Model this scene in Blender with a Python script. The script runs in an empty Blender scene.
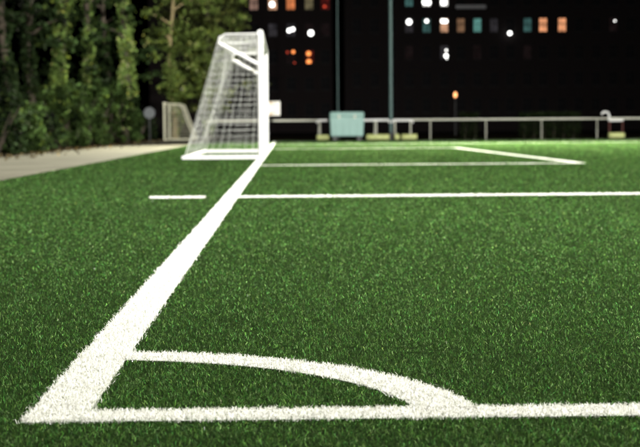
import bpy, bmesh, math, random
import numpy as np
from mathutils import Vector, Matrix
R = math.radians
random.seed(5)
rng = np.random.default_rng(11)
SC = bpy.context.scene
COL = SC.collection

# ------------------------------------------------------------------ camera
# pitch axes: X along the near touch line, Y along the goal line, corner at the origin
CAM_O = Vector((0.575, -3.1205, 0.6204))
YAW, PITCH, ROLL, FPX = 0.0222888, -0.0656416, -0.0070081, 1471.5
FW = Vector((math.sin(YAW) * math.cos(PITCH), math.cos(YAW) * math.cos(PITCH), math.sin(PITCH)))
_r = Vector((math.cos(YAW), -math.sin(YAW), 0)); _u = _r.cross(FW)
RT = math.cos(ROLL) * _r + math.sin(ROLL) * _u
UP = -math.sin(ROLL) * _r + math.cos(ROLL) * _u
cd = bpy.data.cameras.new('camera')
cam = bpy.data.objects.new('camera', cd); COL.objects.link(cam)
cd.sensor_width = 36; cd.sensor_fit = 'HORIZONTAL'; cd.lens = 36 * FPX / 640
cd.clip_start = 0.05; cd.clip_end = 2000
cam.matrix_world = Matrix(((RT.x, UP.x, -FW.x, CAM_O.x), (RT.y, UP.y, -FW.y, CAM_O.y),
                           (RT.z, UP.z, -FW.z, CAM_O.z), (0, 0, 0, 1)))
cd.dof.use_dof = True; cd.dof.focus_distance = 4.2
cd.dof.aperture_fstop = 6.2; cd.dof.aperture_blades = 0
SC.camera = cam

# ------------------------------------------------------------------ night sky, faint moon
world = bpy.data.worlds.new('World'); SC.world = world; world.use_nodes = True
wn = world.node_tree.nodes; wl = world.node_tree.links; wn.clear()
wo = wn.new('ShaderNodeOutputWorld'); wb = wn.new('ShaderNodeBackground'); ws = wn.new('ShaderNodeTexSky')
ws.sky_type = 'NISHITA'; ws.sun_disc = False; ws.sun_elevation = R(-9); ws.sun_rotation = R(200)
wb.inputs[1].default_value = 0.05
wl.new(ws.outputs[0], wb.inputs[0]); wl.new(wb.outputs[0], wo.inputs[0])
sd = bpy.data.lights.new('moon', 'SUN'); sd.energy = 0.012; sd.angle = R(0.5); sd.color = (0.8, 0.88, 1)
moon = bpy.data.objects.new('moon', sd); COL.objects.link(moon); moon.rotation_euler = (R(50), 0, R(-25))

# ------------------------------------------------------------------ exposure
SC.view_settings.view_transform = 'Standard'; SC.view_settings.look = 'None'
SC.view_settings.exposure = 0.0; SC.view_settings.gamma = 1.0
SC.render.engine = 'CYCLES'
SC.cycles.use_denoising = True; SC.cycles.denoiser = 'OPENIMAGEDENOISE'; SC.cycles.denoising_input_passes = 'RGB_ALBEDO_NORMAL'
SC.cycles.denoising_prefilter = 'ACCURATE'; SC.cycles.use_adaptive_sampling = False
SC.cycles.max_bounces = 6; SC.cycles.diffuse_bounces = 3; SC.cycles.transmission_bounces = 3
SC.cycles.sample_clamp_indirect = 4.0
FAR_POWER, NEAR_POWER = 420000, 96000        # watts of each spot

# ------------------------------------------------------------------ pixel helpers (photo pixels -> place)
def ray(px, py):
    return FW + RT * ((px - 320) / FPX) - UP * ((py - 223.5) / FPX)
def at(px, py, Y):
    d = ray(px, py); return CAM_O + d * ((Y - CAM_O.y) / d.y)
def X_at(px, Y, py=130): return at(px, py, Y).x
def Z_at(px, py, Y): return at(px, py, Y).z

# ------------------------------------------------------------------ materials
def nodes(name):
    m = bpy.data.materials.new(name); m.use_nodes = True
    return m, m.node_tree.nodes, m.node_tree.links, m.node_tree.nodes['Principled BSDF']
def mat(name, c, rough=0.6, metal=0.0, var=0.25, scale=4.0, bump=0.0, spec=0.5):
    m, n, l, b = nodes(name)
    tc = n.new('ShaderNodeTexCoord'); ns = n.new('ShaderNodeTexNoise'); ns.inputs['Scale'].default_value = scale
    ns.inputs['Detail'].default_value = 6
    l.new(tc.outputs['Object'], ns.inputs['Vector'])
    mx = n.new('ShaderNodeMix'); mx.data_type = 'RGBA'
    mx.inputs[6].default_value = (*[x * (1 - var) for x in c], 1); mx.inputs[7].default_value = (*[min(1, x * (1 + var)) for x in c], 1)
    l.new(ns.outputs['Fac'], mx.inputs[0]); l.new(mx.outputs[2], b.inputs['Base Color'])
    b.inputs['Roughness'].default_value = rough; b.inputs['Metallic'].default_value = metal
    b.inputs['Specular IOR Level'].default_value = spec
    if bump:
        bp = n.new('ShaderNodeBump'); bp.inputs['Strength'].default_value = bump
        l.new(ns.outputs['Fac'], bp.inputs['Height']); l.new(bp.outputs[0], b.inputs['Normal'])
    return m
def emis(name, c, s, var=0.6, scale=1.6):
    m, n, l, b = nodes(name); n.remove(b)
    e = n.new('ShaderNodeEmission'); tc = n.new('ShaderNodeTexCoord'); ns = n.new('ShaderNodeTexNoise')
    ns.inputs['Scale'].default_value = scale
    oi = n.new('ShaderNodeObjectInfo'); va = n.new('ShaderNodeVectorMath'); va.operation = 'MULTIPLY_ADD'
    va.inputs[1].default_value = (1, 1, 1); l.new(tc.outputs['Object'], va.inputs[0]); l.new(oi.outputs['Location'], va.inputs[2])
    l.new(va.outputs[0], ns.inputs['Vector'])
    rp = n.new('ShaderNodeMapRange'); rp.inputs[1].default_value = .3; rp.inputs[2].default_value = .7
    rp.inputs[3].default_value = s * (1 - var); rp.inputs[4].default_value = s * (1 + var)
    l.new(ns.outputs['Fac'], rp.inputs[0]); l.new(rp.outputs[0], e.inputs[1])
    e.inputs[0].default_value = (*c, 1)
    l.new(e.outputs[0], n['Material Output'].inputs[0]); return m
def attr_mat(name, rough, transl, spec=0.4):
    """per-leaf / per-blade colour from the 'Col' attribute, some light passing through"""
    m, n, l, b = nodes(name)
    a = n.new('ShaderNodeAttribute'); a.attribute_name = 'Col'
    l.new(a.outputs['Color'], b.inputs['Base Color']); b.inputs['Roughness'].default_value = rough
    b.inputs['Specular IOR Level'].default_value = spec
    if spec == 0:                                # matt fibre
        n.remove(b); df = n.new('ShaderNodeBsdfDiffuse'); l.new(a.outputs['Color'], df.inputs[0])
        gs = n.new('ShaderNodeBsdfGlossy'); gs.inputs['Color'].default_value = (.56, .80, .33, 1); gs.inputs['Roughness'].default_value = .45
        b = n.new('ShaderNodeMixShader'); b.inputs[0].default_value = .075          # plastic sheen
        l.new(df.outputs[0], b.inputs[1]); l.new(gs.outputs[0], b.inputs[2])
    t = n.new('ShaderNodeBsdfTranslucent'); l.new(a.outputs['Color'], t.inputs[0])
    mx = n.new('ShaderNodeMixShader'); mx.inputs[0].default_value = transl
    l.new(b.outputs[0], mx.inputs[1]); l.new(t.outputs[0], mx.inputs[2])
    l.new(mx.outputs[0], n['Material Output'].inputs[0]); return m

M = dict(
    white=mat('white_powder_coat', (.80, .80, .78), .35, var=.05, scale=6),
    cream=mat('dull_cream_paint', (.42, .41, .30), .6, var=.3, scale=5),  # duller, yellower and more mottled than the other white frames
    rope=mat('net_cord', (.75, .76, .72), .8, var=.06),
    galv=mat('galvanised_steel', (.60, .60, .50), .5, 0, var=.2, scale=9),
    mast=mat('mast_steel', (.07, .12, .115), .5, .2, var=.2, scale=3),
    dark=mat('dark_steel', (.03, .03, .03), .5, .3),
    red=mat('rust_red_paint', (.10, .022, .015), .5),
    turq=mat('turquoise_plastic', (.24, .40, .36), .45, var=.12, scale=2),
    ballast=mat('yellow_green_vinyl', (.46, .50, .20), .5, var=.25, scale=5),
    tan=mat('tan_cloth', (.50, .34, .18), .8, var=.1),
    cloth=mat('white_cloth', (.80, .78, .72), .8, var=.06),
    bark=mat('bark', (.045, .034, .022), .9, var=.6, scale=7, bump=.6),
    litbark=mat('lit_bark', (.24, .19, .09), .9, var=.5, scale=5, bump=.5),  # bark brightened to carry the yellow light on one trunk
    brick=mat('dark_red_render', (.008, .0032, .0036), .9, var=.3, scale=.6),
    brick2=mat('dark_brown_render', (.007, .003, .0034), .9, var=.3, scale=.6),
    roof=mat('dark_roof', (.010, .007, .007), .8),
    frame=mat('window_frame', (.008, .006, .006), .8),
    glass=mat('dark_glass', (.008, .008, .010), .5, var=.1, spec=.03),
    bluegrey=mat('blue_grey_plate', (.022, .028, .031), .5, var=.4, scale=5),
    lampglass=emis('floodlight_glass', (1, .96, .86), 8, .05),
    leaf=attr_mat('leaf', .8, .3, .02), blade=attr_mat('turf_fibre', .7, .28, 0), wblade=attr_mat('white_fibre', .6, .25, .3),
)
# turf backing: dark infill near blades, green away from them
def turf_mat():
    m, n, l, b = nodes('turf_backing')
    tc = n.new('ShaderNodeTexCoord')
    n1 = n.new('ShaderNodeTexNoise'); n1.inputs['Scale'].default_value = 140; n1.inputs['Detail'].default_value = 3
    n2 = n.new('ShaderNodeTexNoise'); n2.inputs['Scale'].default_value = .5; n2.inputs['Detail'].default_value = 4
    for x in (n1, n2): l.new(tc.outputs['Object'], x.inputs['Vector'])
    r1 = n.new('ShaderNodeValToRGB'); r1.color_ramp.elements[0].position = .35; r1.color_ramp.elements[1].position = .68
    r1.color_ramp.elements[0].color = (.006, .007, .005, 1); r1.color_ramp.elements[1].color = (.020, .042, .010, 1)
    l.new(n1.outputs['Fac'], r1.inputs[0])
    mp = n.new('ShaderNodeMapRange'); mp.inputs[3].default_value = .8; mp.inputs[4].default_value = 1.2
    l.new(n2.outputs['Fac'], mp.inputs[0])
    mx = n.new('ShaderNodeMix'); mx.data_type = 'RGBA'; mx.blend_type = 'MULTIPLY'; mx.inputs[0].default_value = 1
    l.new(r1.outputs[0], mx.inputs[6]); l.new(mp.outputs[0], mx.inputs[7]); l.new(mx.outputs[2], b.inputs['Base Color'])
    b.inputs['Roughness'].default_value = .9; b.inputs['Specular IOR Level'].default_value = 0; return m
def path_mat():
    m, n, l, b = nodes('sandy_path')
    tc = n.new('ShaderNodeTexCoord')
    n1 = n.new('ShaderNodeTexNoise'); n1.inputs['Scale'].default_value = .9; n1.inputs['Detail'].default_value = 8
    n2 = n.new('ShaderNodeTexNoise'); n2.inputs['Scale'].default_value = 45; n2.inputs['Detail'].default_value = 4
    for x in (n1, n2): l.new(tc.outputs['Object'], x.inputs['Vector'])
    r1 = n.new('ShaderNodeValToRGB'); r1.color_ramp.elements[0].position = .3; r1.color_ramp.elements[1].position = .7
    r1.color_ramp.elements[0].color = (.08, .073, .054, 1); r1.color_ramp.elements[1].color = (.145, .136, .105, 1)
    l.new(n1.outputs['Fac'], r1.inputs[0])
    mp = n.new('ShaderNodeMapRange'); mp.inputs[3].default_value = .7; mp.inputs[4].default_value = 1.25
    l.new(n2.outputs['Fac'], mp.inputs[0])
    mx = n.new('ShaderNodeMix'); mx.data_type = 'RGBA'; mx.blend_type = 'MULTIPLY'; mx.inputs[0].default_value = 1
    l.new(r1.outputs[0], mx.inputs[6]); l.new(mp.outputs[0], mx.inputs[7]); l.new(mx.outputs[2], b.inputs['Base Color'])
    b.inputs['Roughness'].default_value = .95; b.inputs['Specular IOR Level'].default_value = .05
    bp = n.new('ShaderNodeBump'); bp.inputs['Strength'].default_value = .4
    l.new(n2.outputs['Fac'], bp.inputs['Height']); l.new(bp.outputs[0], b.inputs['Normal']); return m
M['turf'] = turf_mat(); M['path'] = path_mat()
M['soil'] = mat('dark_soil', (.018, .014, .010), .95, var=.5, scale=1.5, spec=0)
M['street'] = mat('dark_asphalt', (.016, .015, .015), .9, var=.3, scale=2, spec=.02)
M['line'] = mat('white_line_backing', (.72, .73, .68), .9, var=.08, scale=30)

# ------------------------------------------------------------------ object helpers
def link(name, me, material=None, parent=None):
    o = bpy.data.objects.new(name, me); COL.objects.link(o)
    if material is not None and me is not None: me.materials.append(material)
    if parent is not None: o.parent = parent
    return o
def tag(o, label=None, cat=None, group=None, kind=None):
    if label: o['label'] = label
    if cat: o['category'] = cat
    if group: o['group'] = group
    if kind: o['kind'] = kind
    return o
def thing(name, loc, label, cat, group=None, rz=0):
    o = bpy.data.objects.new(name, None); COL.objects.link(o); o.location = loc; o.rotation_euler.z = rz
    o.empty_display_size = .2
    return tag(o, label, cat, group)
class MB:
    def __init__(s): s.v = []; s.f = []
    def add(s, v, f):
        k = len(s.v); s.v += [tuple(x) for x in v]; s.f += [tuple(i + k for i in q) for q in f]; return s
    def box(s, a, b):
        x0, y0, z0 = a; x1, y1, z1 = b
        v = [(x0, y0, z0), (x1, y0, z0), (x1, y1, z0), (x0, y1, z0), (x0, y0, z1), (x1, y0, z1), (x1, y1, z1), (x0, y1, z1)]
        return s.add(v, [(0, 3, 2, 1), (4, 5, 6, 7), (0, 1, 5, 4), (1, 2, 6, 5), (2, 3, 7, 6), (3, 0, 4, 7)])
    def tube(s, pts, rad, n=10, cap=True):
        pts = [Vector(p) for p in pts]
        if not hasattr(rad, '__len__'): rad = [rad] * len(pts)
        v = []; f = []
        t0 = (pts[1] - pts[0]).normalized()
        a = t0.cross(Vector((0, 0, 1)) if abs(t0.z) < .9 else Vector((1, 0, 0))).normalized()
        for i, p in enumerate(pts):
            t = (pts[min(i + 1, len(pts) - 1)] - pts[max(i - 1, 0)]).normalized()
            a = (a - t * a.dot(t)).normalized(); b = t.cross(a)
            for k in range(n):
                w = 2 * math.pi * k / n
                v.append(p + (a * math.cos(w) + b * math.sin(w)) * rad[i])
        for i in range(len(pts) - 1):
            for k in range(n):
                f.append((i * n + k, i * n + (k + 1) % n, (i + 1) * n + (k + 1) % n, (i + 1) * n + k))
        if cap:
            f.append(tuple(range(n))[::-1]); f.append(tuple(range((len(pts) - 1) * n, len(pts) * n)))
        return s.add(v, f)
    def mesh(s, name, smooth=False):
        me = bpy.data.meshes.new(name); me.from_pydata(s.v, [], s.f); me.update()
        if smooth:
            me.polygons.foreach_set('use_smooth', [True] * len(me.polygons))
            me.set_sharp_from_angle(angle=R(50))
        return me
    def build(s, name, material, parent=None, smooth=False, bevel=0):
        o = link(name, s.mesh(name, smooth), material, parent)
        if bevel:
            b = o.modifiers.new('bevel', 'BEVEL'); b.width = bevel; b.segments = 2; b.limit_method = 'ANGLE'
        return o
def tris_mesh(name, V, loops, starts, cols, sharp=True):
    """fast mesh from numpy arrays"""
    me = bpy.data.meshes.new(name)
    me.vertices.add(len(V)); me.vertices.foreach_set('co', V.astype(np.float32).ravel())
    me.loops.add(len(loops)); me.loops.foreach_set('vertex_index', loops.astype(np.int32))
    me.polygons.add(len(starts)); me.polygons.foreach_set('loop_start', starts.astype(np.int32))
    me.update(calc_edges=True)
    ca = me.color_attributes.new('Col', 'FLOAT_COLOR', 'POINT')
    c4 = np.ones((len(V), 4), np.float32); c4[:, :3] = cols; ca.data.foreach_set('color', c4.ravel())
    return me
def sheet(name, x0, x1, y0, y1, z, material, nx=1, ny=1):
    V = [(x0 + (x1 - x0) * i / nx, y0 + (y1 - y0) * j / ny, z) for j in range(ny + 1) for i in range(nx + 1)]
    F = [(j * (nx + 1) + i, j * (nx + 1) + i + 1, (j + 1) * (nx + 1) + i + 1, (j + 1) * (nx + 1) + i) for j in range(ny) for i in range(nx)]
    o = MB().add(V, F).build(name, material); return tag(o, kind='structure')

# ------------------------------------------------------------------ ground, path, turf
W = 60.48; HALF = W / 2; LW = .132
PEN, GA0, GA1 = HALF - 20.16, HALF - 9.16, HALF + 9.16
ZT = -.0125                                    # turf backing; fibre tips reach about z = 0
PATH0, PATH1 = -5.75, -2.95
sheet('ground', -700, 800, -300, 1200, -.06, M['soil'])
sheet('turf', PATH1, 109, -8, 65.2, ZT, M['turf'])
sheet('path', PATH0, PATH1, -8, 120, -.012, M['path'])
sheet('street', -60, 120, 120, 160, -.03, M['street'])

# ------------------------------------------------------------------ markings: strips of white fibre
def in_rect(x0, x1, y0, y1): return lambda x, y: (x >= x0) & (x <= x1) & (y >= y0) & (y <= y1)
def in_arc(x, y):
    r = np.hypot(x, y); return (r <= 1.0) & (r >= .868) & (x > LW) & (y > LW)
MARKS = [
    ('touch_line', in_rect(LW, 105, .018, LW)), ('goal_line', in_rect(0, LW, .018, W)), ('corner_arc', in_arc),
    ('corner_distance_mark', in_rect(-.665, -.165, 10.09, 10.22)),
    ('penalty_area_line', in_rect(LW, 16.5, PEN, PEN + LW)),
    ('goal_area_side_line', in_rect(LW, 5.5 - LW, GA0, GA0 + LW)), ('goal_area_far_line', in_rect(LW, 5.5 - LW, GA1 - LW, GA1)),
    ('goal_area_front_line', in_rect(5.5 - LW, 5.5, GA0, GA1)),
    ('penalty_area_far_line', in_rect(LW, 16.5, W - PEN - LW, W - PEN)), ('far_touch_line', in_rect(LW, 105, W - LW, W)),
]
BACK = dict(touch_line=(LW, 105, .018, LW), goal_line=(0, LW, .018, W), corner_distance_mark=(-.665, -.165, 10.09, 10.22),
    penalty_area_line=(LW, 16.5, PEN, PEN + LW), goal_area_side_line=(LW, 5.5 - LW, GA0, GA0 + LW),
    goal_area_far_line=(LW, 5.5 - LW, GA1 - LW, GA1), goal_area_front_line=(5.5 - LW, 5.5, GA0, GA1),
    penalty_area_far_line=(LW, 16.5, W - PEN - LW, W - PEN), far_touch_line=(LW, 105, W - LW, W))

# ------------------------------------------------------------------ turf fibres
def scatter(C, seed):
    """fibres thin out with distance from where one stands: density C/d^2 per square metre"""
    g = np.random.default_rng(seed)
    a, b, d0, d1 = .5, 1.5, 2.55, 68.0
    dd = np.linspace(d0, d1, 4000); pdf = (a * dd + b) / dd ** 2
    cdf = np.cumsum((pdf[1:] + pdf[:-1]) / 2 * np.diff(dd)); N = int(C * cdf[-1]); cdf = np.r_[0, cdf] / cdf[-1]
    d = np.interp(g.random(N), cdf, dd); s = (g.random(N) - .5) * (a * d + b)
    y = CAM_O.y + d; x = CAM_O.x + .0223 * d + s
    k = (x > PATH1 - .03 + .05 * g.random(N)) & (y < 65.1)
    return x[k], y[k], d[k], g
def fibres(x, y, d, g, h, w, col, tipgain, lean):
    N = len(x); th = g.random(N) * 2 * np.pi; ph = g.random(N) * 2 * np.pi
    ln = h * lean * np.abs(g.normal(0, 1, N)); lx, ly = np.cos(ph) * ln, np.sin(ph) * ln
    wx, wy = np.cos(th) * w / 2, np.sin(th) * w / 2
    z0 = np.full(N, ZT - .001)
    V = np.empty((N, 5, 3))
    V[:, 0] = np.c_[x - wx, y - wy, z0]; V[:, 1] = np.c_[x + wx, y + wy, z0]
    kx, ky = g.normal(0, .25, N) * h, g.normal(0, .25, N) * h            # curl
    V[:, 2] = np.c_[x + wx * .8 + lx * .35 + kx, y + wy * .8 + ly * .35 + ky, z0 + h * .65]
    V[:, 3] = np.c_[x - wx * .8 + lx * .35 + kx, y - wy * .8 + ly * .35 + ky, z0 + h * .65]
    V[:, 4] = np.c_[x + lx, y + ly, z0 + h * (1.05 - .45 * np.minimum(1.2, ln / h))]
    b = np.arange(N)[:, None] * 5
    loops = (b + np.array([0, 1, 2, 3, 3, 2, 4])[None]).ravel()
    starts = (np.arange(N)[:, None] * 7 + np.array([0, 4])[None]).ravel()
    cols = np.repeat(col[:, None, :], 5, 1).reshape(-1, 3)
    return V.reshape(-1, 3), loops, starts, cols
def bumpy(x, y, s):                            # smooth mottling of the pile
    return (np.sin(x * 2.1 * s + 1.3 * np.sin(y * 1.7 * s)) + np.sin(y * 2.7 * s + 1.1 * np.sin(x * 3.1 * s + 2)) + np.sin((x + y) * 5.3 * s)) / 3

x, y, d, g = scatter(335000, 3)
wob = lambda p, q: .005 * bumpy(p * 9, q * 9, 1) + .003 * bumpy(p * 31, q * 29, 1)
xe = x + g.normal(0, .005, len(x)) + wob(x, y); ye = y + g.normal(0, .005, len(x)) + wob(y + 3, x)        # ragged edges
online = np.full(len(x), -1)
for i, (nm, fn) in enumerate(MARKS): online[(online < 0) & fn(xe, ye)] = i
vignette = np.maximum(np.clip((-y) / .5, 0, 1), np.clip((.25 - x) / 1.2, 0, 1) * np.clip((1.6 - y) / 1.6, 0, 1))  # pile thinned outside the lines, imitating the lens vignette's dark lower edge
keep = g.random(len(x)) > .85 * vignette * np.clip(.75 + .7 * bumpy(x, y, 2.5), 0, 1.3)
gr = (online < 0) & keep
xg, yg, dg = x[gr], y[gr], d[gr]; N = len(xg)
h = .0118 * (1 + .16 * g.normal(0, 1, N)).clip(.5, 1.5) * (1 + .10 * bumpy(xg, yg, 1.6))
wid = .00118 * np.maximum(1, dg / 4.0) * (.75 + .5 * g.random(N))
base = np.array([.0205, .053, .0105])
lum = np.exp(g.normal(0, .95, N)) * (1 + .16 * bumpy(xg, yg, .45) + .10 * bumpy(xg + 7, yg, 2.2))
col = base[None] * lum[:, None] * np.c_[1 + .22 * g.normal(0, 1, N), np.ones(N), 1 + .15 * g.normal(0, 1, N)]
pale = g.random(N) < .025; col[pale] = np.array([.085, .16, .07]) * (0.7 + .6 * g.random(pale.sum()))[:, None]  # few pale fibres put the pile's glints into colour
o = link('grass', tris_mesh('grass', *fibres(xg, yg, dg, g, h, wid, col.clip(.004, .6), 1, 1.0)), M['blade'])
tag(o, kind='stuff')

# extra white fibres so that the strips are dense
g2 = np.random.default_rng(8)
def strip(nm, C):
    if nm == 'corner_arc':
        n_ = int(C / 14 * .22); a = g2.random(n_) * math.pi / 2; r = np.sqrt(.868 ** 2 + (1 - .868 ** 2) * g2.random(n_))
        px_, py_ = r * np.cos(a), r * np.sin(a); k = (px_ > LW * .8) & (py_ > LW * .8); return px_[k], py_[k], py_[k] - CAM_O.y
    x0, x1, y0, y1 = BACK[nm]; nb = 600
    e = np.linspace(0, 1, nb + 1); m_ = (e[:-1] + e[1:]) / 2
    along_x = (x1 - x0) > (y1 - y0)
    cx_, cy_ = (x0 + (x1 - x0) * m_, np.full(nb, (y0 + y1) / 2)) if along_x else (np.full(nb, (x0 + x1) / 2), y0 + (y1 - y0) * m_)
    dd = cy_ - CAM_O.y; vis = np.abs(cx_ - CAM_O.x - .0223 * dd) < .25 * dd + .9
    cnt = np.where(vis, C / dd ** 2 * (x1 - x0) * (y1 - y0) / nb, 0); cnt = (cnt + g2.random(nb)).astype(int)
    idx = np.repeat(np.arange(nb), cnt); f = (idx + g2.random(len(idx))) / nb; q = g2.random(len(idx))
    if along_x: px_, py_ = x0 + (x1 - x0) * f, y0 + (y1 - y0) * q
    else: px_, py_ = x0 + (x1 - x0) * q, y0 + (y1 - y0) * f
    return px_ - wob(px_, py_), py_ - wob(py_ + 3, px_), py_ - CAM_O.y
for i, (nm, fn) in enumerate(MARKS):
    a = online == i; xw, yw, dw = strip(nm, 300000 * (1.2 if i < 3 else 4))
    X_, Y_, D_ = np.r_[x[a], xw], np.r_[y[a], yw], np.r_[d[a], dw]
    n_ = len(X_)
    hh = (.0145 if i < 3 else .020 if i < 5 else .0130 if i in (5, 7) else .0110) * (1 + .15 * g2.normal(0, 1, n_)).clip(.5, 1.5)
    ww = .0021 * np.maximum(1, D_ / 4) * (.8 + .5 * g2.random(n_))
    cc = np.array([.84, .84, .80])[None] * (.9 + .12 * g2.random(n_))[:, None]
    dirty = g2.random(n_) < .03; cc[dirty] *= np.array([.42, .46, .33])
    V, L_, S_, C_ = fibres(X_, Y_, D_, g2, hh, ww, cc.clip(0, .86), 1, .7)
    # woven backing strip, part of the same marking
    if nm in BACK:
        x0, x1, y0, y1 = BACK[nm]; q = np.array([[x0, y0], [x1, y0], [x1, y1], [x0, y1]])
        Vb = np.c_[q, np.full(4, ZT + .004)]
    else:
        aa = np.linspace(math.asin(LW), math.pi / 2 - math.asin(LW), 25)
        Vb = np.r_[np.c_[np.cos(aa), np.sin(aa), aa * 0 + ZT + .004], np.c_[.868 * np.cos(aa), .868 * np.sin(aa), aa * 0 + ZT + .004]]
    k = len(V); nv = len(Vb)
    if nv == 4: Lb = np.array([0, 1, 2, 3]) + k; Sb = np.array([len(L_)])
    else:
        Lb = np.array([[j, j + 1, 25 + j + 1, 25 + j] for j in range(24)]).ravel() + k; Sb = len(L_) + 4 * np.arange(24)
    Cb = np.tile([.72, .73, .67], (nv, 1))
    o = link(nm, tris_mesh(nm, np.r_[V, Vb], np.r_[L_, Lb], np.r_[S_, Sb], np.r_[C_, Cb]), M['wblade'])
    tag(o, kind='structure')

# ------------------------------------------------------------------ floodlight masts
def mast(name, x, y, h, r0, r1, label, aim, power, heads=2, spreads=(78, 78), group='floodlight masts', warm=.92):
    t = thing(name, (x, y, 0), label, 'floodlight', group)
    MB().tube([(0, 0, -.1), (0, 0, h)], [r0, r1], 16).build('pole', M['mast'], t, True)
    MB().tube([(0, 0, -.05), (0, 0, .35)], [r0 * 1.5, r0 * 1.5], 16).build('base_sleeve', M['dark'], t, True)
    MB().box((-.9, -.05, h - .05), (.9, .05, h + .05)).build('crossarm', M['mast'], t, bevel=.01)
    for k in range(heads):
        hx = -.7 + 1.4 * k / (heads - 1)
        tgt = Vector(aim[k]) - Vector((x + hx, y, h))
        dirv = tgt.normalized(); q = dirv.to_track_quat('-Z', 'Y')
        b = MB().box((-.28, -.2, .0), (.28, .2, .16)).build('lamp_housing', M['dark'], t, bevel=.02)
        b.location = Vector((hx, 0, h + .22)); b.rotation_mode = 'QUATERNION'; b.rotation_quaternion = q
        gl = MB().box((-.25, -.17, -.012), (.25, .17, -.003)).build('lamp_glass', M['lampglass'], b)
        ld = bpy.data.lights.new('floodlight_beam', 'SPOT'); ld.energy = power if not hasattr(power, '__len__') else power[k]; ld.spot_size = R(spreads[k]); ld.spot_blend = 1.0
        ld.shadow_soft_size = .22; ld.color = (1, .98, warm)
        lo = bpy.data.objects.new('floodlight_beam', ld); COL.objects.link(lo); lo.parent = b; lo.location = (0, 0, -.26)
    return t
mx_ = X_at(391, 63.55)
mast('floodlight_mast', mx_, 63.55, 16, .085, .06, 'thick tall steel mast standing at the rail beside the turquoise box', [(4.5, 45, 0), (15, 45, 0)], FAR_POWER, spreads=(60, 60), warm=.78)
mast('floodlight_mast', 46, 63.55, 16, .085, .06, 'tall floodlight mast at the far touch line, well along from the turquoise box', [(28, 34, 0), (46, 34, 0)], FAR_POWER, spreads=(60, 60), warm=.78)
mast('floodlight_mast', 10, -9.5, 16, .085, .06, 'tall floodlight mast behind the near corner of the pitch', [(1, 20, 0), (-7.2, 80, 3), (6, 66, 1), (1, 34, 0)], (NEAR_POWER, 230000, 60000, 45000), 4, spreads=(86, 13, 30, 80))  # heads after the first are added to brighten trees, rail and midfield
mast('floodlight_mast', 46, -9.5, 16, .085, .06, 'tall floodlight mast beside the near touch line, away from the corner', [(22, 24, 0), (46, 25, 0)], NEAR_POWER)
t = thing('lamp_post', (X_at(338, 78), 78, 0), 'thin tall pole rising behind the turquoise box and the rail', 'pole')
MB().tube([(0, 0, -.1), (0, 0, 11)], [.045, .03], 12).build('pole', M['mast'], t, True)
MB().tube([(0, 0, 10.9), (.3, 0, 11.25), (1.1, 0, 11.4)], .035, 8).build('arm', M['mast'], t, True)
MB().box((.9, -.12, 11.33), (1.5, .12, 11.47)).build('lamp_housing', M['dark'], t, bevel=.03)
MB().tube([(0, 0, -.05), (0, 0, .5)], .11, 12).build('base_sleeve', M['dark'], t, True)

# ------------------------------------------------------------------ goal
GY0, GY1, GH = HALF - 3.66 - .06, HALF + 3.66 + .06, 2.44
goal = thing('football_goal', (LW / 2, HALF, 0), 'full-size white football goal with net standing on the goal line', 'goal')
def gl(p): return (p[0], p[1] - HALF, p[2])
PR = .062
for yy in (GY0, GY1):
    MB().tube([gl((0, yy, -.02)), gl((0, yy, GH + PR))], PR, 18).build('post', M['white'], goal, True)
MB().tube([gl((0, GY0 - PR, GH + PR)), gl((0, GY1 + PR, GH + PR))], PR - .002, 18).build('crossbar', M['white'], goal, True)
BX, TX = -1.50, -.82
for yy in (GY0, GY1):
    MB().tube([gl((TX, yy, 2.30)), gl((-.03, yy, 1.87))], .034, 10).build('brace', M['white'], goal, True)
    MB().tube([gl((-.03, yy, GH + .05)), gl((TX + .12, yy, GH + .04)), gl((TX, yy, GH - .03)), gl((TX, yy, 2.29))], .014, 8).build('net_arm', M['white'], goal, True)
    MB().box(gl((BX, yy - .05, -.018)), gl((-PR, yy + .05, .05))).build('base_bar', M['white'], goal, bevel=.015)
MB().box(gl((BX - .1, GY0 - .05, -.018)), gl((BX - .002, GY1 + .05, .05))).build('base_bar', M['white'], goal, bevel=.015)
def net(mb, A, B, C, D, n, m, sag=(0, 0, 0), seed=0, rad=.0021):
    """cords of the patch A-B (top) / D-C (bottom): n squares across, m down"""
    g = np.random.default_rng(seed); A, B, C, D = (np.array(q, float) for q in (A, B, C, D))
    P = np.empty((m + 1, n + 1, 3))
    for j in range(m + 1):
        for i in range(n + 1):
            u, v = i / n, j / m
            P[j, i] = (A * (1 - u) + B * u) * (1 - v) + (D * (1 - u) + C * u) * v + np.array(sag) * (4 * v * (1 - v)) * (.6 + .4 * math.sin(u * 9 + seed))
            if 0 < i < n and 0 < j < m: P[j, i] += g.normal(0, .010, 3)
    for j in range(m + 1): mb.tube([gl(P[j, i]) for i in range(n + 1)], rad * (2 if j in (0, m) else 1), 3, False)
    for i in range(n + 1): mb.tube([gl(P[j, i]) for j in range(m + 1)], rad * (2.2 if i in (0, n) else 1), 3, False)
for s, yy in enumerate((GY0, GY1)):
    mb = MB(); net(mb, (0, yy, GH), (TX, yy, GH), (BX - .03, yy, .06), (0, yy, .06), 9, 19, (0, .05 * (1 if s == 0 else -1), 0), s)
    mb.build('side_net', M['rope'], goal)
mb = MB(); net(mb, (TX, GY0, GH), (TX, GY1, GH), (BX - .03, GY1, .06), (BX - .03, GY0, .06), 58, 20, (.14, 0, -.03), 4, .0015); mb.build('back_net', M['rope'], goal)
mb = MB(); net(mb, (0, GY0, GH + .06), (0, GY1, GH + .06), (TX, GY1, GH), (TX, GY0, GH), 58, 6, (0, 0, -.07), 7, .0016); mb.build('top_net', M['rope'], goal)

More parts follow.
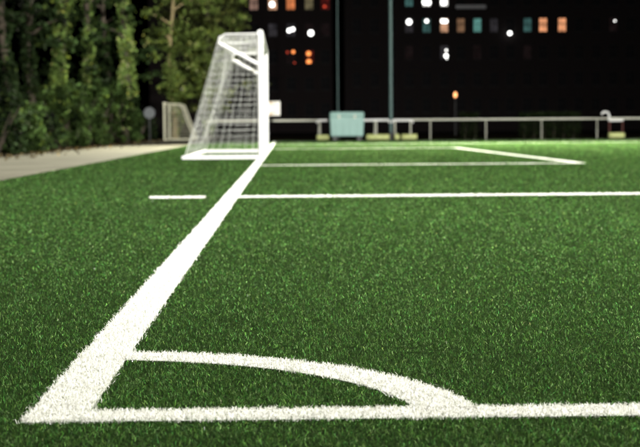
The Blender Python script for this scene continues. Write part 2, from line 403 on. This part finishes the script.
# small goal standing on the end of the path
YS = 71.0
xs0, xs1 = X_at(164.5, YS), X_at(194, YS); hs = Z_at(164, 103, YS)
sg = thing('small_goal', (xs0, YS, 0), 'small white goal standing at the end of the sandy path', 'goal')
def P_(a, b, c): return (a, b, c)
wS = 3.0; dS = xs1 - xs0
for yy in (0, wS):
    MB().tube([(0, yy, -.012), (0, yy, hs)], .05, 12).build('post', M['cream'], sg, True)
    MB().tube([(.0, yy, hs - .05), (dS * .55, yy, hs - .06), (dS, yy, .02)], .025, 8).build('net_arm', M['cream'], sg, True)
    MB().tube([(0, yy, .03), (dS, yy, .03)], .03, 8).build('base_bar', M['cream'], sg, True)
MB().tube([(0, -.05, hs), (0, wS + .05, hs)], .048, 12).build('crossbar', M['cream'], sg, True)
MB().tube([(dS, -.03, .03), (dS, wS + .03, .03)], .03, 8).build('base_bar', M['cream'], sg, True)
def gl(p): return p
mb = MB()
for s, yy in enumerate((0, wS)): net(mb, (0, yy, hs), (dS * .55, yy, hs - .05), (dS, yy, .05), (0, yy, .05), 9, 13, (0, 0, 0), 20 + s, .006)
net(mb, (dS * .55, 0, hs - .05), (dS * .55, wS, hs - .05), (dS, wS, .05), (dS, 0, .05), 20, 13, (-.1, 0, 0), 23, .006)
mb.build('net', M['cream'], sg)

# ------------------------------------------------------------------ rail at the far side
YR = 64.4; ZR = .91
px_posts = [430.3, 486, 542.7, 597]
x0 = X_at(430.3, YR); dxp = (X_at(597, YR) - x0) / 3
rail = thing('spectator_railing', (0, YR, 0), 'long grey tube railing along the far side of the pitch', 'railing')
posts = [x0 + dxp * k for k in range(-4, 12)]
for i, xx in enumerate(posts):
    MB().tube([(xx, 0, -.1), (xx, 0, ZR - .03)], .02, 8).build('post', M['galv'], rail, True)
    if i < len(posts) - 1:
        MB().tube([(xx + .012, 0, ZR), (posts[i + 1] - .012, 0, ZR)], .042, 10).build('top_rail', M['galv'], rail, True)

# turquoise box in front of the rail
YB = 62.7
bx0, bx1 = X_at(329.3, YB), X_at(364, YB); zb0, zb1 = Z_at(346, 136.5, YB), Z_at(346, 112, YB)
b = thing('storage_box', ((bx0 + bx1) / 2, YB, 0), 'pale turquoise lidded storage box on dark skids before the rail', 'box')
hw = (bx1 - bx0) / 2
def tapered(z0, z1, w0, w1, d0, d1):
    v = [(-w0, -d0, z0), (w0, -d0, z0), (w0, d0, z0), (-w0, d0, z0), (-w1, -d1, z1), (w1, -d1, z1), (w1, d1, z1), (-w1, d1, z1)]
    return MB().add(v, [(0, 3, 2, 1), (4, 5, 6, 7), (0, 1, 5, 4), (1, 2, 6, 5), (2, 3, 7, 6), (3, 0, 4, 7)])
tapered(zb0 + .01, zb1 - .2, hw * .93, hw * .985, .4, .44).build('body', M['turq'], b, bevel=.04)
tapered(zb1 - .195, zb1, hw, hw * .96, .47, .42).build('lid', M['turq'], b, bevel=.05)
for s in (-1, 1):
    MB().box((s * hw * .7 - .09, -.38, -.02), (s * hw * .7 + .09, .38, zb0 + .008)).build('skid', M['dark'], b, bevel=.01)
for s in (-1, 1):
    MB().box((s * hw * .45 - .04, -.485, zb1 - .3), (s * hw * .45 + .04, -.452, zb1 - .12)).build('latch', M['galv'], b, bevel=.006)
for k in (-.6, -.2, .2, .6):
    MB().box((hw * k - .03, -.44, zb0 + .08), (hw * k + .03, -.40, zb1 - .26)).build('rib', M['turq'], b, bevel=.012)

# portable training goals with ballast rolls, parked against the rail
YP = 63.3
def training_goal(pa, pb, legs, rolls, label, hook=False, legmat='galv'):
    xa, xb = X_at(pa, YP), X_at(pb, YP); zc = Z_at((pa + pb) / 2, 120.3, YP)
    t = thing('training_goal', (xa, YP, 0), label, 'goal', 'training goals parked at the rail')
    L = xb - xa
    MB().tube([(0, 0, zc), (L, 0, zc)], .05, 12).build('crossbar', M['white'], t, True)
    for p in legs:
        lx = X_at(p, YP) - xa
        MB().tube([(lx, .02, .02), (lx, .0, zc - .03)], .03, 8).build('leg', M[legmat], t, True)
        MB().tube([(lx, -.3, .03), (lx, .42, .03)], .03, 8).build('foot', M['dark'], t, True)
    for (p, q) in rolls:
        a, c = X_at(p, YP) - xa, X_at(q, YP) - xa
        n = 12; prof = [(a, .10), (a + .03, .135), (c - .03, .135), (c, .10)]
        MB().tube([(u, -.22, .135) for u, _ in prof], [r for _, r in prof], 14).build('ballast_roll', M['ballast'], t, True)
    if hook:
        pts = [(X_at(p, YP) - xa, 0, Z_at(p, q, YP)) for p, q in ((601.5, 114.5), (602.3, 112.9), (604, 112), (606.5, 112), (608.3, 113.2), (609, 115.5), (609.2, 119))]
        MB().tube(pts, .045, 10).build('bent_tube', M['white'], t, True)
    else:
        for s, u in ((-1, 0), (1, L)):
            MB().tube([(u, 0, zc), (u + s * .05, .01, zc - .02), (u + s * .07, .02, zc - .12)], .035, 8).build('end_bend', M['white'], t, True)
    return t
training_goal(318.5, 388, (320, 376.3), ((316.5, 329), (366, 389)), 'low white training goal parked behind the turquoise box')
training_goal(393.5, 411.5, (395, 410.5), ((394, 399), (401, 416.5)), 'short white training goal beside the thick mast at the rail')
training_goal(608.5, 623, (609.5, 622.5), ((607.3, 623.2),), 'small training goal with bent tube and red legs at the rail', True, 'red')

# corner flag behind the far post
YF = 62.0
fx0, fx1 = X_at(266.5, YF), X_at(280.3, YF); fz0, fz1 = Z_at(273, 115.6, YF), Z_at(273, 101.5, YF)
fl = thing('corner_flag', (fx0, YF, 0), 'white corner flag with tan wedges behind the goal post', 'flag')
MB().tube([(0, 0, -.05), (0, 0, fz1 + .03)], .014, 8).build('pole', M['white'], fl, True)
Wf = fx1 - fx0; n = 10
def wave(u): return .035 * math.sin(u * 7)
V = []; F = []
for s in (-1, 1):
    for j in range(2):
        for i in range(n + 1):
            V.append((Wf * i / n, wave(i / n) + s * .002, fz0 if j == 0 else fz1))
k = n + 1
for i in range(n):
    F += [(i, i + 1, k + i + 1, k + i), (2 * k + i, 3 * k + i, 3 * k + i + 1, 2 * k + i + 1),
          (i, 2 * k + i, 2 * k + i + 1, i + 1), (k + i, k + i + 1, 3 * k + i + 1, 3 * k + i)]
F += [(0, k, 3 * k, 2 * k), (n, 2 * k + n, 3 * k + n, k + n)]
cl = MB().add(V, F).build('cloth', M['cloth'], fl)
hz = fz1 - fz0
for z0, s in ((fz1 - .03, -1), (fz0 + .03, 1)):
    V = [(u * Wf, wave(u) - .006, z0) for u in (.12, .4, .68)] + [(u * Wf, wave(u) - .006, z0 + s * hz * q) for u, q in ((.12, .06), (.4, .18), (.68, .34))]
    f = [(0, 1, 4, 3), (1, 2, 5, 4)]
    MB().add(V, f).build('wedge', M['tan'], cl)

# ------------------------------------------------------------------ vegetation
def leaf_mesh(name, P, size, cols, g, droop=.3):
    N = len(P)
    n = g.normal(0, 1, (N, 3)); n /= np.linalg.norm(n, axis=1)[:, None]
    t = g.normal(0, 1, (N, 3)); t[:, 2] -= droop; t -= n * (t * n).sum(1)[:, None]; t /= np.linalg.norm(t, axis=1)[:, None]
    b = np.cross(n, t); s = size[:, None]
    V = np.empty((N, 5, 3))
    V[:, 0] = P - t * s * .6; V[:, 1] = P + b * s * .42 - t * s * .08 + n * s * .1; V[:, 2] = P + t * s * .6
    V[:, 3] = P - b * s * .42 - t * s * .08 + n * s * .1; V[:, 4] = P
    bi = np.arange(N)[:, None] * 4
    loops = (bi + np.array([0, 1, 2, 0, 2, 3])[None]).ravel(); starts = np.arange(2 * N) * 3
    return tris_mesh(name, V[:, :4].reshape(-1, 3), loops, starts, np.repeat(cols[:, None, :], 4, 1).reshape(-1, 3))
def leaf_cols(N, base, g, var=.45, yellow=.1, m=60):
    c = np.array(base)[None] * np.exp(g.normal(0, var, N) + np.repeat(g.normal(0, .5, N // m + 1), m)[:N])[:, None]
    y_ = g.random(N) < yellow; c[y_] = c[y_] * np.array([1.4, 1.2, .8]); return c.clip(.004, .4)
GREEN, OLIVE, DEEP = (.025, .043, .012), (.095, .135, .032), (.011, .019, .007)  # darkest tone puts the unlit gaps between trees into leaf colour
SHADY = (.016, .028, .009)  # crown leaves darkened to add shade between the ivy columns
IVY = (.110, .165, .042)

def ivy_tree(x, y, h, rtr, rivy, zt, base, label, nleaf=3800, crown_n=3000, crown_r=1.6, crown_z=(4.5, 8), lsz=.12, bark='bark', lean=0, seed=0, strands=4, crown_off=0, crown_base=None, clumps=14):
    g = np.random.default_rng(seed); rnd = random.Random(seed)
    t = thing('ivy_tree', (x, y, -.05), label, 'tree', 'ivy-clad trees behind the path')
    def axis(z): return np.array([lean * z + .12 * math.sin(z * .9 + seed), .1 * math.sin(z * .7 + 2 * seed), z])
    zs = np.linspace(0, h, 14)
    tr = MB().tube([axis(z) for z in zs], [rtr * (1 - .65 * z / h) * (1.5 if z == 0 else 1) for z in zs], 10).build('trunk', M[bark], t, True)
    tips = []
    for k in range(7):
        z0 = h * (.42 + .5 * k / 7); a = rnd.uniform(0, 6.28); L = rnd.uniform(.5, 1) * crown_r * 1.1
        p0 = axis(z0); d_ = np.array([math.cos(a), math.sin(a), .55])
        pts = [p0, p0 + d_ * L * .5 + np.array([0, 0, .1]), p0 + d_ * L + np.array([0, 0, -.05])]
        MB().tube(pts, [rtr * .4, rtr * .25, rtr * .08], 6).build('limb', M[bark], t, True); tips.append(pts[2]); tips.append(pts[1])
    # ivy: uneven hanging strands round the trunk
    P = []
    for s in range(strands):
        a0 = rnd.uniform(0, 6.28); zl, zh = sorted((rnd.uniform(0, zt * .35), rnd.uniform(zt * .6, zt))); m = nleaf // strands
        z = zl + (zh - zl) * g.random(m); bulge = rivy * (.55 + .45 * np.abs(np.sin(z * 2.3 + a0 * 3))) * (1 + .25 * np.sin(z * 5.1 + s))
        a = a0 + .8 * np.sin(z * 1.1 + s) + g.normal(0, .75, m); r = bulge * (.75 + .35 * g.random(m))
        ax = np.array([axis(q) for q in z]); P.append(ax + np.c_[np.cos(a) * r, np.sin(a) * r, g.normal(0, .04, m)])
    P = np.vstack(P); n_ = len(P)
    link('ivy', leaf_mesh('ivy', P, lsz * (.7 + .6 * g.random(n_)), leaf_cols(n_, base, g), g), M['leaf'], t)
    # crown: leaf clumps at the limb ends and scattered between
    cs = [np.array(q) for q in tips] + [np.array([crown_off + rnd.gauss(0, crown_r * .6), rnd.gauss(0, crown_r * .6), rnd.uniform(*crown_z)]) for _ in range(clumps)]
    m = crown_n // len(cs); P = []
    for c in cs:
        rr = rnd.uniform(.14, .5) * (crown_r / 1.6) ** .5
        q = g.normal(0, 1, (m, 3)); q /= np.linalg.norm(q, axis=1)[:, None]
        P.append(c + q * rr * np.abs(g.normal(0, .75, m))[:, None] * np.array([1.15, 1.15, .7]))
    P = np.vstack(P); n_ = len(P)
    link('crown', leaf_mesh('crown', P, lsz * 1.1 * (.7 + .6 * g.random(n_)), leaf_cols(n_, crown_base or base, g), g), M['leaf'], t)
    return t
def shrub(x, y, rx, h, base, label, nleaf=2600, lsz=.125, seed=0):
    g = np.random.default_rng(seed); rnd = random.Random(seed)
    t = thing('shrub', (x, y, -.05), label, 'shrub', 'shrubs along the path')
    for k in range(6):
        a = rnd.uniform(0, 6.28); q = np.array([math.cos(a) * rx * .7, math.sin(a) * rx * .6, h * rnd.uniform(.6, .95)])
        MB().tube([(0, 0, 0), q * .5 + np.array([0, 0, .1]), q], [.03, .02, .006], 5).build('stem', M['bark'], t, True)
    P = []; nc = 34; m = nleaf // nc
    for k in range(nc):
        z = rnd.uniform(.08, 1) ** .9 * h; w = rx * (1 - .45 * (z / h) ** 2)
        a = rnd.uniform(0, 6.28); r = w * rnd.uniform(.25, 1) ** .5
        c = np.array([math.cos(a) * r, math.sin(a) * r * .8, z]); rr = rnd.uniform(.12, .30)
        q = g.normal(0, 1, (m, 3)); q /= np.linalg.norm(q, axis=1)[:, None]
        P.append(c + q * rr * (.4 + .6 * g.random(m) ** .5)[:, None])
    P = np.vstack(P); P[:, 2] = P[:, 2].clip(.02, None); n_ = len(P)
    link('foliage', leaf_mesh('foliage', P, lsz * (.7 + .6 * g.random(n_)), leaf_cols(n_, base, g), g), M['leaf'], t)
    return t
def tx(px, Y): return X_at(px, Y)
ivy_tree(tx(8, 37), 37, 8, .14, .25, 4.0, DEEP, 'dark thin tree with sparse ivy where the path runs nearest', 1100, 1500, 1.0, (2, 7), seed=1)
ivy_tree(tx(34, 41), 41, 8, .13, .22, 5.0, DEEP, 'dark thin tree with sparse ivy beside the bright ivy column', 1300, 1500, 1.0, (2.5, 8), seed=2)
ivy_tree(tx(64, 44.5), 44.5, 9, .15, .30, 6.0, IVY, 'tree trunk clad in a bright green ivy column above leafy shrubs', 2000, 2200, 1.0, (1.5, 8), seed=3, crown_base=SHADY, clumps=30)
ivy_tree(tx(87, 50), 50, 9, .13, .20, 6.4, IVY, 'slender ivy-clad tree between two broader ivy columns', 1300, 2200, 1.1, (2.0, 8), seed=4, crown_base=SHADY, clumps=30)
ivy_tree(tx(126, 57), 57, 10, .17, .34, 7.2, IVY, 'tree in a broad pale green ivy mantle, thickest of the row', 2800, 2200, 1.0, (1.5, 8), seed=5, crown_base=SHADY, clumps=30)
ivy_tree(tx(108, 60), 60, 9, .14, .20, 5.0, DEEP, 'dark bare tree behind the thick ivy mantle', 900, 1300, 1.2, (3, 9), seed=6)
ivy_tree(tx(173, 77), 77, 11, .16, .34, 6.5, OLIVE, 'spreading olive-leaved tree rising behind the small goal', 3600, 13000, 1.7, (2.4, 9.0), .12, 'litbark', seed=7, crown_off=1.1, clumps=110)
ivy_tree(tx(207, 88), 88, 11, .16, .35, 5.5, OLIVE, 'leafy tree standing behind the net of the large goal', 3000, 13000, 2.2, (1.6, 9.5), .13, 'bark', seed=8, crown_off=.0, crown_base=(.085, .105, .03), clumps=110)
sh = [(2, 33.5, .95, 1.5, DEEP, 'dark sparse shrub where the path and the trees come nearest'),
      (24, 37, .9, 1.35, GREEN, 'low leafy shrub between the two dark thin trees'),
      (44, 40, .9, 1.1, DEEP, 'low dark shrub in the gap before the bright ivy column'),
      (62, 42, 1.0, 1.9, GREEN, 'leafy green shrub at the foot of the bright ivy column'),
      (80, 45.5, 1.05, 2.0, GREEN, 'leafy green shrub at the foot of the slender ivy-clad tree'),
      (96, 49, 1.1, 2.1, GREEN, 'leafy green shrub between the slender tree and the broad ivy mantle'),
      (113, 53, 1.15, 2.3, GREEN, 'tall leafy shrub at the foot of the broad ivy mantle'),
      (122, 60, 1.0, 2.0, GREEN, 'leafy shrub just behind the broad ivy mantle'),
      (12, 42, 1.1, 2.0, DEEP, 'tall dark shrub behind the low leafy shrub and thin trees'),
      (141, 68, 1.0, 1.5, DEEP, 'dark shrub behind the round plate, last before the small goal'),
      (104, 58, 1.2, 2.6, DEEP, 'tall dark shrub beneath the dark bare tree'),
      (70, 50, 1.2, 2.9, DEEP, 'tallest dark shrub, behind the bright ivy column')]
for i, (p, Y, rx, h_, c, lab) in enumerate(sh):
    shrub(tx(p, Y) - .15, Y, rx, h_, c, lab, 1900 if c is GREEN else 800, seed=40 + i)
# leaf litter along the tree side of the path
g = np.random.default_rng(77); N = 900
P = np.c_[PATH0 - .5 + np.abs(g.normal(0, .55, N)), 22 + 50 * g.random(N), .004 + .01 * g.random(N)]
o = link('fallen_leaves', leaf_mesh('fallen_leaves', P, .07 * (.6 + .8 * g.random(N)), leaf_cols(N, (.045, .035, .018), g), g), M['leaf']); tag(o, kind='stuff')
# low clipped hedges beyond the rail
def hedge(pa, pb, Y, top, label, seed):
    g = np.random.default_rng(seed); xa, xb = X_at(pa, Y), X_at(pb, Y); h_ = Z_at((pa + pb) / 2, top, Y); L = xb - xa
    t = thing('clipped_hedge', (xa, Y, -.06), label, 'hedge', 'low hedges beyond the rail')
    N = int(2600 * L); P = np.c_[g.random(N) * L, (g.random(N) - .5) * .7, h_ * (1 - .9 * g.random(N) ** 2.2)] + g.normal(0, .03, (N, 3))
    P[:, 2] = P[:, 2].clip(.02, None)
    link('foliage', leaf_mesh('foliage', P, .06 * (.7 + .6 * g.random(N)), leaf_cols(N, (.012, .019, .007), g), g), M['leaf'], t)
    for k in range(max(2, int(L / .5))):
        xx = (k + .5) * .5
        if xx < L: MB().tube([(xx, 0, 0), (xx + .05, .03, h_ * .5), (xx, 0, h_ * .85)], [.025, .018, .008], 5).build('stem', M['bark'], t, True)
hedge(460, 478, 71, 112.3, 'short low hedge beyond the rail, below the orange lantern', 61)
hedge(519, 580, 71, 112.0, 'long low hedge beyond the rail', 62)

# round plate among the shrubs by the path
YD = 60
c = at(149.5, 113, YD)
t = thing('round_sign', (c.x, YD, 0), 'round blue-grey plate on a thin post at the edge of the path', 'sign')
MB().tube([(0, 0, -.05), (0, 0, c.z + .2)], .025, 8).build('post', M['dark'], t, True)
MB().tube([(0, -.03, c.z), (0, -.05, c.z)], .24, 24).build('plate', M['bluegrey'], t, True)

# ------------------------------------------------------------------ far buildings with lit windows
E = dict(
    beige=emis('dim_beige_room', (.28, .17, .13), .8), peach=emis('peach_room', (1, .42, .20), .95, .45), warm=emis('warm_room', (1, .55, .33), .7, .5),
    orange=emis('orange_room', (.9, .28, .10), .8, .3), olive=emis('olive_room', (.13, .11, .06), .8), redd=emis('red_room', (.10, .012, .010), .7),
    grey=emis('dim_grey_room', (.035, .032, .036), .8), teal=emis('teal_room', (.12, .32, .28), .9, .3), dteal=emis('dim_teal_room', (.06, .15, .14), .8),
    brown=emis('brown_room', (.20, .11, .06), .9), white=emis('white_room', (1, .98, .92), 1.3, .15), faint=emis('faint_room', (.010, .006, .006), .8),
    lampw=emis('white_lamp', (1, .99, .95), 5, .05), lampo=emis('orange_lamp', (1, .30, .08), 2.2, .05), lampr=emis('red_lamp', (.9, .10, .05), 1.0, .05), lamplan=emis('lantern_flame', (1, .42, .16), 3, .05))
YH = 170.0; SX = (X_at(500, YH) - X_at(400, YH)) / 100          # metres per photo pixel at the facade
def building(name, label, pl, pr, cols, rows, wall, lit, ww=9.4, wh=15.5, top=24.0, lamps={}, extra=()):
    x0, x1 = X_at(pl, YH), X_at(pr, YH)
    t = thing(name, (x0, YH, -.06), label, 'building')
    cx = [X_at(c, YH) - x0 for c in cols]; rz = [Z_at(cols[len(cols) // 2], r, YH) + .06 for r in rows]
    w2, h2 = ww * SX / 2, wh * SX / 2
    L = x1 - x0; D = 14.0
    # wall with real openings
    xsb = sorted({0.0, L} | {round(c + s * w2, 4) for c in cx for s in (-1, 1)}); zsb = sorted({0.0, top} | {round(r + s * h2, 4) for r in rz for s in (-1, 1)})
    mb = MB(); dep = .22
    for i in range(len(xsb) - 1):
        for j in range(len(zsb) - 1):
            a, b_, c_, e_ = xsb[i], xsb[i + 1], zsb[j], zsb[j + 1]; mxx, mzz = (a + b_) / 2, (c_ + e_) / 2
            hole = any(abs(mxx - q) < w2 for q in cx) and any(abs(mzz - q) < h2 for q in rz)
            if not hole: mb.add([(a, 0, c_), (b_, 0, c_), (b_, 0, e_), (a, 0, e_)], [(0, 1, 2, 3)])
            else: mb.add([(a, 0, c_), (b_, 0, c_), (b_, 0, e_), (a, 0, e_), (a, dep, c_), (b_, dep, c_), (b_, dep, e_), (a, dep, e_)],
                         [(0, 4, 5, 1), (1, 5, 6, 2), (2, 6, 7, 3), (3, 7, 4, 0)])
    mb.add([(0, 0, 0), (0, D, 0), (L, D, 0), (L, 0, 0), (0, 0, top), (0, D, top), (L, D, top), (L, 0, top)], [(0, 4, 5, 1), (1, 5, 6, 2), (2, 6, 7, 3)])
    mb.build('wall', wall, t)
    rf = MB().box((-.3, -.3, top + .002), (L + .3, D + .3, top + .45)).build('roof', M['roof'], t)
    MB().box((L * .3, 4, top + .453), (L * .3 + 1.2, 5.2, top + 2)).build('chimney', wall, rf)
    # one frame mesh shared by all windows; panes by room light
    fm = MB(); b_ = .07
    fm.box((-w2 + .002, -.04, -h2 + .002), (-w2 + b_, .04, h2 - .002)); fm.box((w2 - b_, -.04, -h2 + .002), (w2 - .002, .04, h2 - .002))
    fm.box((-w2 + b_, -.04, h2 - b_), (w2 - b_, .04, h2 - .002)); fm.box((-w2 + b_, -.04, -h2 + .002), (w2 - b_, .04, -h2 + b_))
    fm.box((-.035, -.035, -h2 + b_), (.035, .035, h2 - b_)); fm.box((-w2 + b_, -.03, .12), (-.035, .03, .19)); fm.box((.035, -.03, .12), (w2 - b_, .03, .19))
    fmesh = fm.mesh('window'); fmesh.materials.append(M['frame'])
    smesh = MB().box((-w2 - .08, -.34, -h2 - .09), (w2 + .08, -.002 - .19 + .0, -h2 - .003)).mesh('sill'); smesh.materials.append(M['roof'])
    panes = {}
    for i, c in enumerate(cx):
        for j, r in enumerate(rz):
            wdw = link('window', fmesh, None, t); wdw.location = (c, .19, r)
            k = lit.get((i, j), 'glass')
            if k not in panes:
                pm = MB().box((-w2 + b_ - .01, .05, -h2 + b_ - .01), (w2 - b_ + .01, .07, h2 - b_ + .01)).mesh('pane')
                pm.materials.append(M['glass'] if k == 'glass' else E[k]); panes[k] = pm
            link('pane', panes[k], None, wdw); link('sill', smesh, None, wdw)
            for (dx, dz, rr, lm) in lamps.get((i, j), ()):
                ph = MB(); q = []; 
                pts = [(dx * SX, -.05, -dz * SX + rr * .85 * SX * math.cos(a)) for a in np.linspace(0, math.pi, 7)]
                ph.tube(pts, [max(.01, rr * .85 * SX * math.sin(a)) for a in np.linspace(0, math.pi, 7)], 10)
                lo = ph.build('lamp', E[lm], wdw, True)
    return t, x0
lcols = [201, 219, 237, 255, 273.7, 291.7, 310, 326]
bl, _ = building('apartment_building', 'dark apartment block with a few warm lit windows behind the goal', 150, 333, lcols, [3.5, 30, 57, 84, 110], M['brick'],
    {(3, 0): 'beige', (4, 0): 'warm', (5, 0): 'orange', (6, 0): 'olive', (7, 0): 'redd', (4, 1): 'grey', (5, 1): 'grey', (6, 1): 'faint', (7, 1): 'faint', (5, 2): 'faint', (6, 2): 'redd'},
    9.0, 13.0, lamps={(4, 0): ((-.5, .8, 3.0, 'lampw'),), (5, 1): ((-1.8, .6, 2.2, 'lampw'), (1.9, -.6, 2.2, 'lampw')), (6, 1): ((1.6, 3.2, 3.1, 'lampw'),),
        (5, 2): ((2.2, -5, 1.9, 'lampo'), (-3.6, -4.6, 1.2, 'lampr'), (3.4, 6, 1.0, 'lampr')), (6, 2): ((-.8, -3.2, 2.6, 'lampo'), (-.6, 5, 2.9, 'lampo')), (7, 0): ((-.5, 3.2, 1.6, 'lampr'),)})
rcols = [357.5, 375, 392, 409.5, 427, 444.5, 461, 477.5, 494, 510.5, 527.5, 543, 562, 579, 596, 613, 630, 647, 664]
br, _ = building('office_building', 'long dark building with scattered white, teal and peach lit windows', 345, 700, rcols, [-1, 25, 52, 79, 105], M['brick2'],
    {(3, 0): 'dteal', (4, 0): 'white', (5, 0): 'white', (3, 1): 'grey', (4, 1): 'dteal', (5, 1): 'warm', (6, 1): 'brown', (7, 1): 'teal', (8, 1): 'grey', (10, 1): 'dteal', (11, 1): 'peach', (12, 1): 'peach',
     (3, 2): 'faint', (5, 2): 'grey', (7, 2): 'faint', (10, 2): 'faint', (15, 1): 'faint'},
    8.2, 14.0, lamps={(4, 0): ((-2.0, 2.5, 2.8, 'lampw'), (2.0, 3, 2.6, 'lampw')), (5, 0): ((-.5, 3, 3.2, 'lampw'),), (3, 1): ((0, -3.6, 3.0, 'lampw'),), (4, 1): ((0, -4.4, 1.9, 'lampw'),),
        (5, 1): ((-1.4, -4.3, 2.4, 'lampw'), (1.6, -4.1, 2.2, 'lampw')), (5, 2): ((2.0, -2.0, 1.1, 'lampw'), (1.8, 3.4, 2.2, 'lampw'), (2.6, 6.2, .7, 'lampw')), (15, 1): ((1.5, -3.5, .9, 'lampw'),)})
# ledge and wall lamp on the long building
xo = X_at(345, YH)
la, lb = X_at(456, YH) - xo, X_at(485, YH) - xo; lz = Z_at(470, 8.6, YH)
M['ledge'] = mat('pale_ledge', (.5, .5, .52), .8)
MB().box((la, -.9, lz), (lb, -.002, lz + .4)).build('ledge', M['ledge'], br)
wz = Z_at(509, 33, YH); wx = X_at(509.5 - 8, YH) - xo
ph = MB(); aa = np.linspace(0, math.pi, 8)
ph.tube([(wx + .9, -.45, wz + .22 * math.cos(a)) for a in aa], [max(.01, .22 * math.sin(a)) for a in aa], 12)
wl_ = ph.build('wall_lamp', E['lampw'], br, True)
MB().box((wx + .86, -.3, wz + .16), (wx + .94, -.002, wz + .24)).build('lamp_bracket', M['dark'], wl_)
# orange lantern beyond the rail
c = at(455.3, 94.5, 100)
t = thing('street_lantern', (c.x, 100, -.06), 'street lantern glowing orange beyond the rail', 'lantern')
MB().tube([(0, 0, 0), (0, 0, c.z - .15)], [.06, .04], 10).build('post', M['dark'], t, True)
MB().tube([(0, 0, c.z - .2 + .42 * k / 6 + .02) for k in range(7)], [.015, .08, .11, .12, .11, .08, .015], 12).build('globe', E['lamplan'], t, True)
MB().tube([(0, 0, c.z + .25), (0, 0, c.z + .33)], [.13, .03], 12).build('cap', M['dark'], t, True)
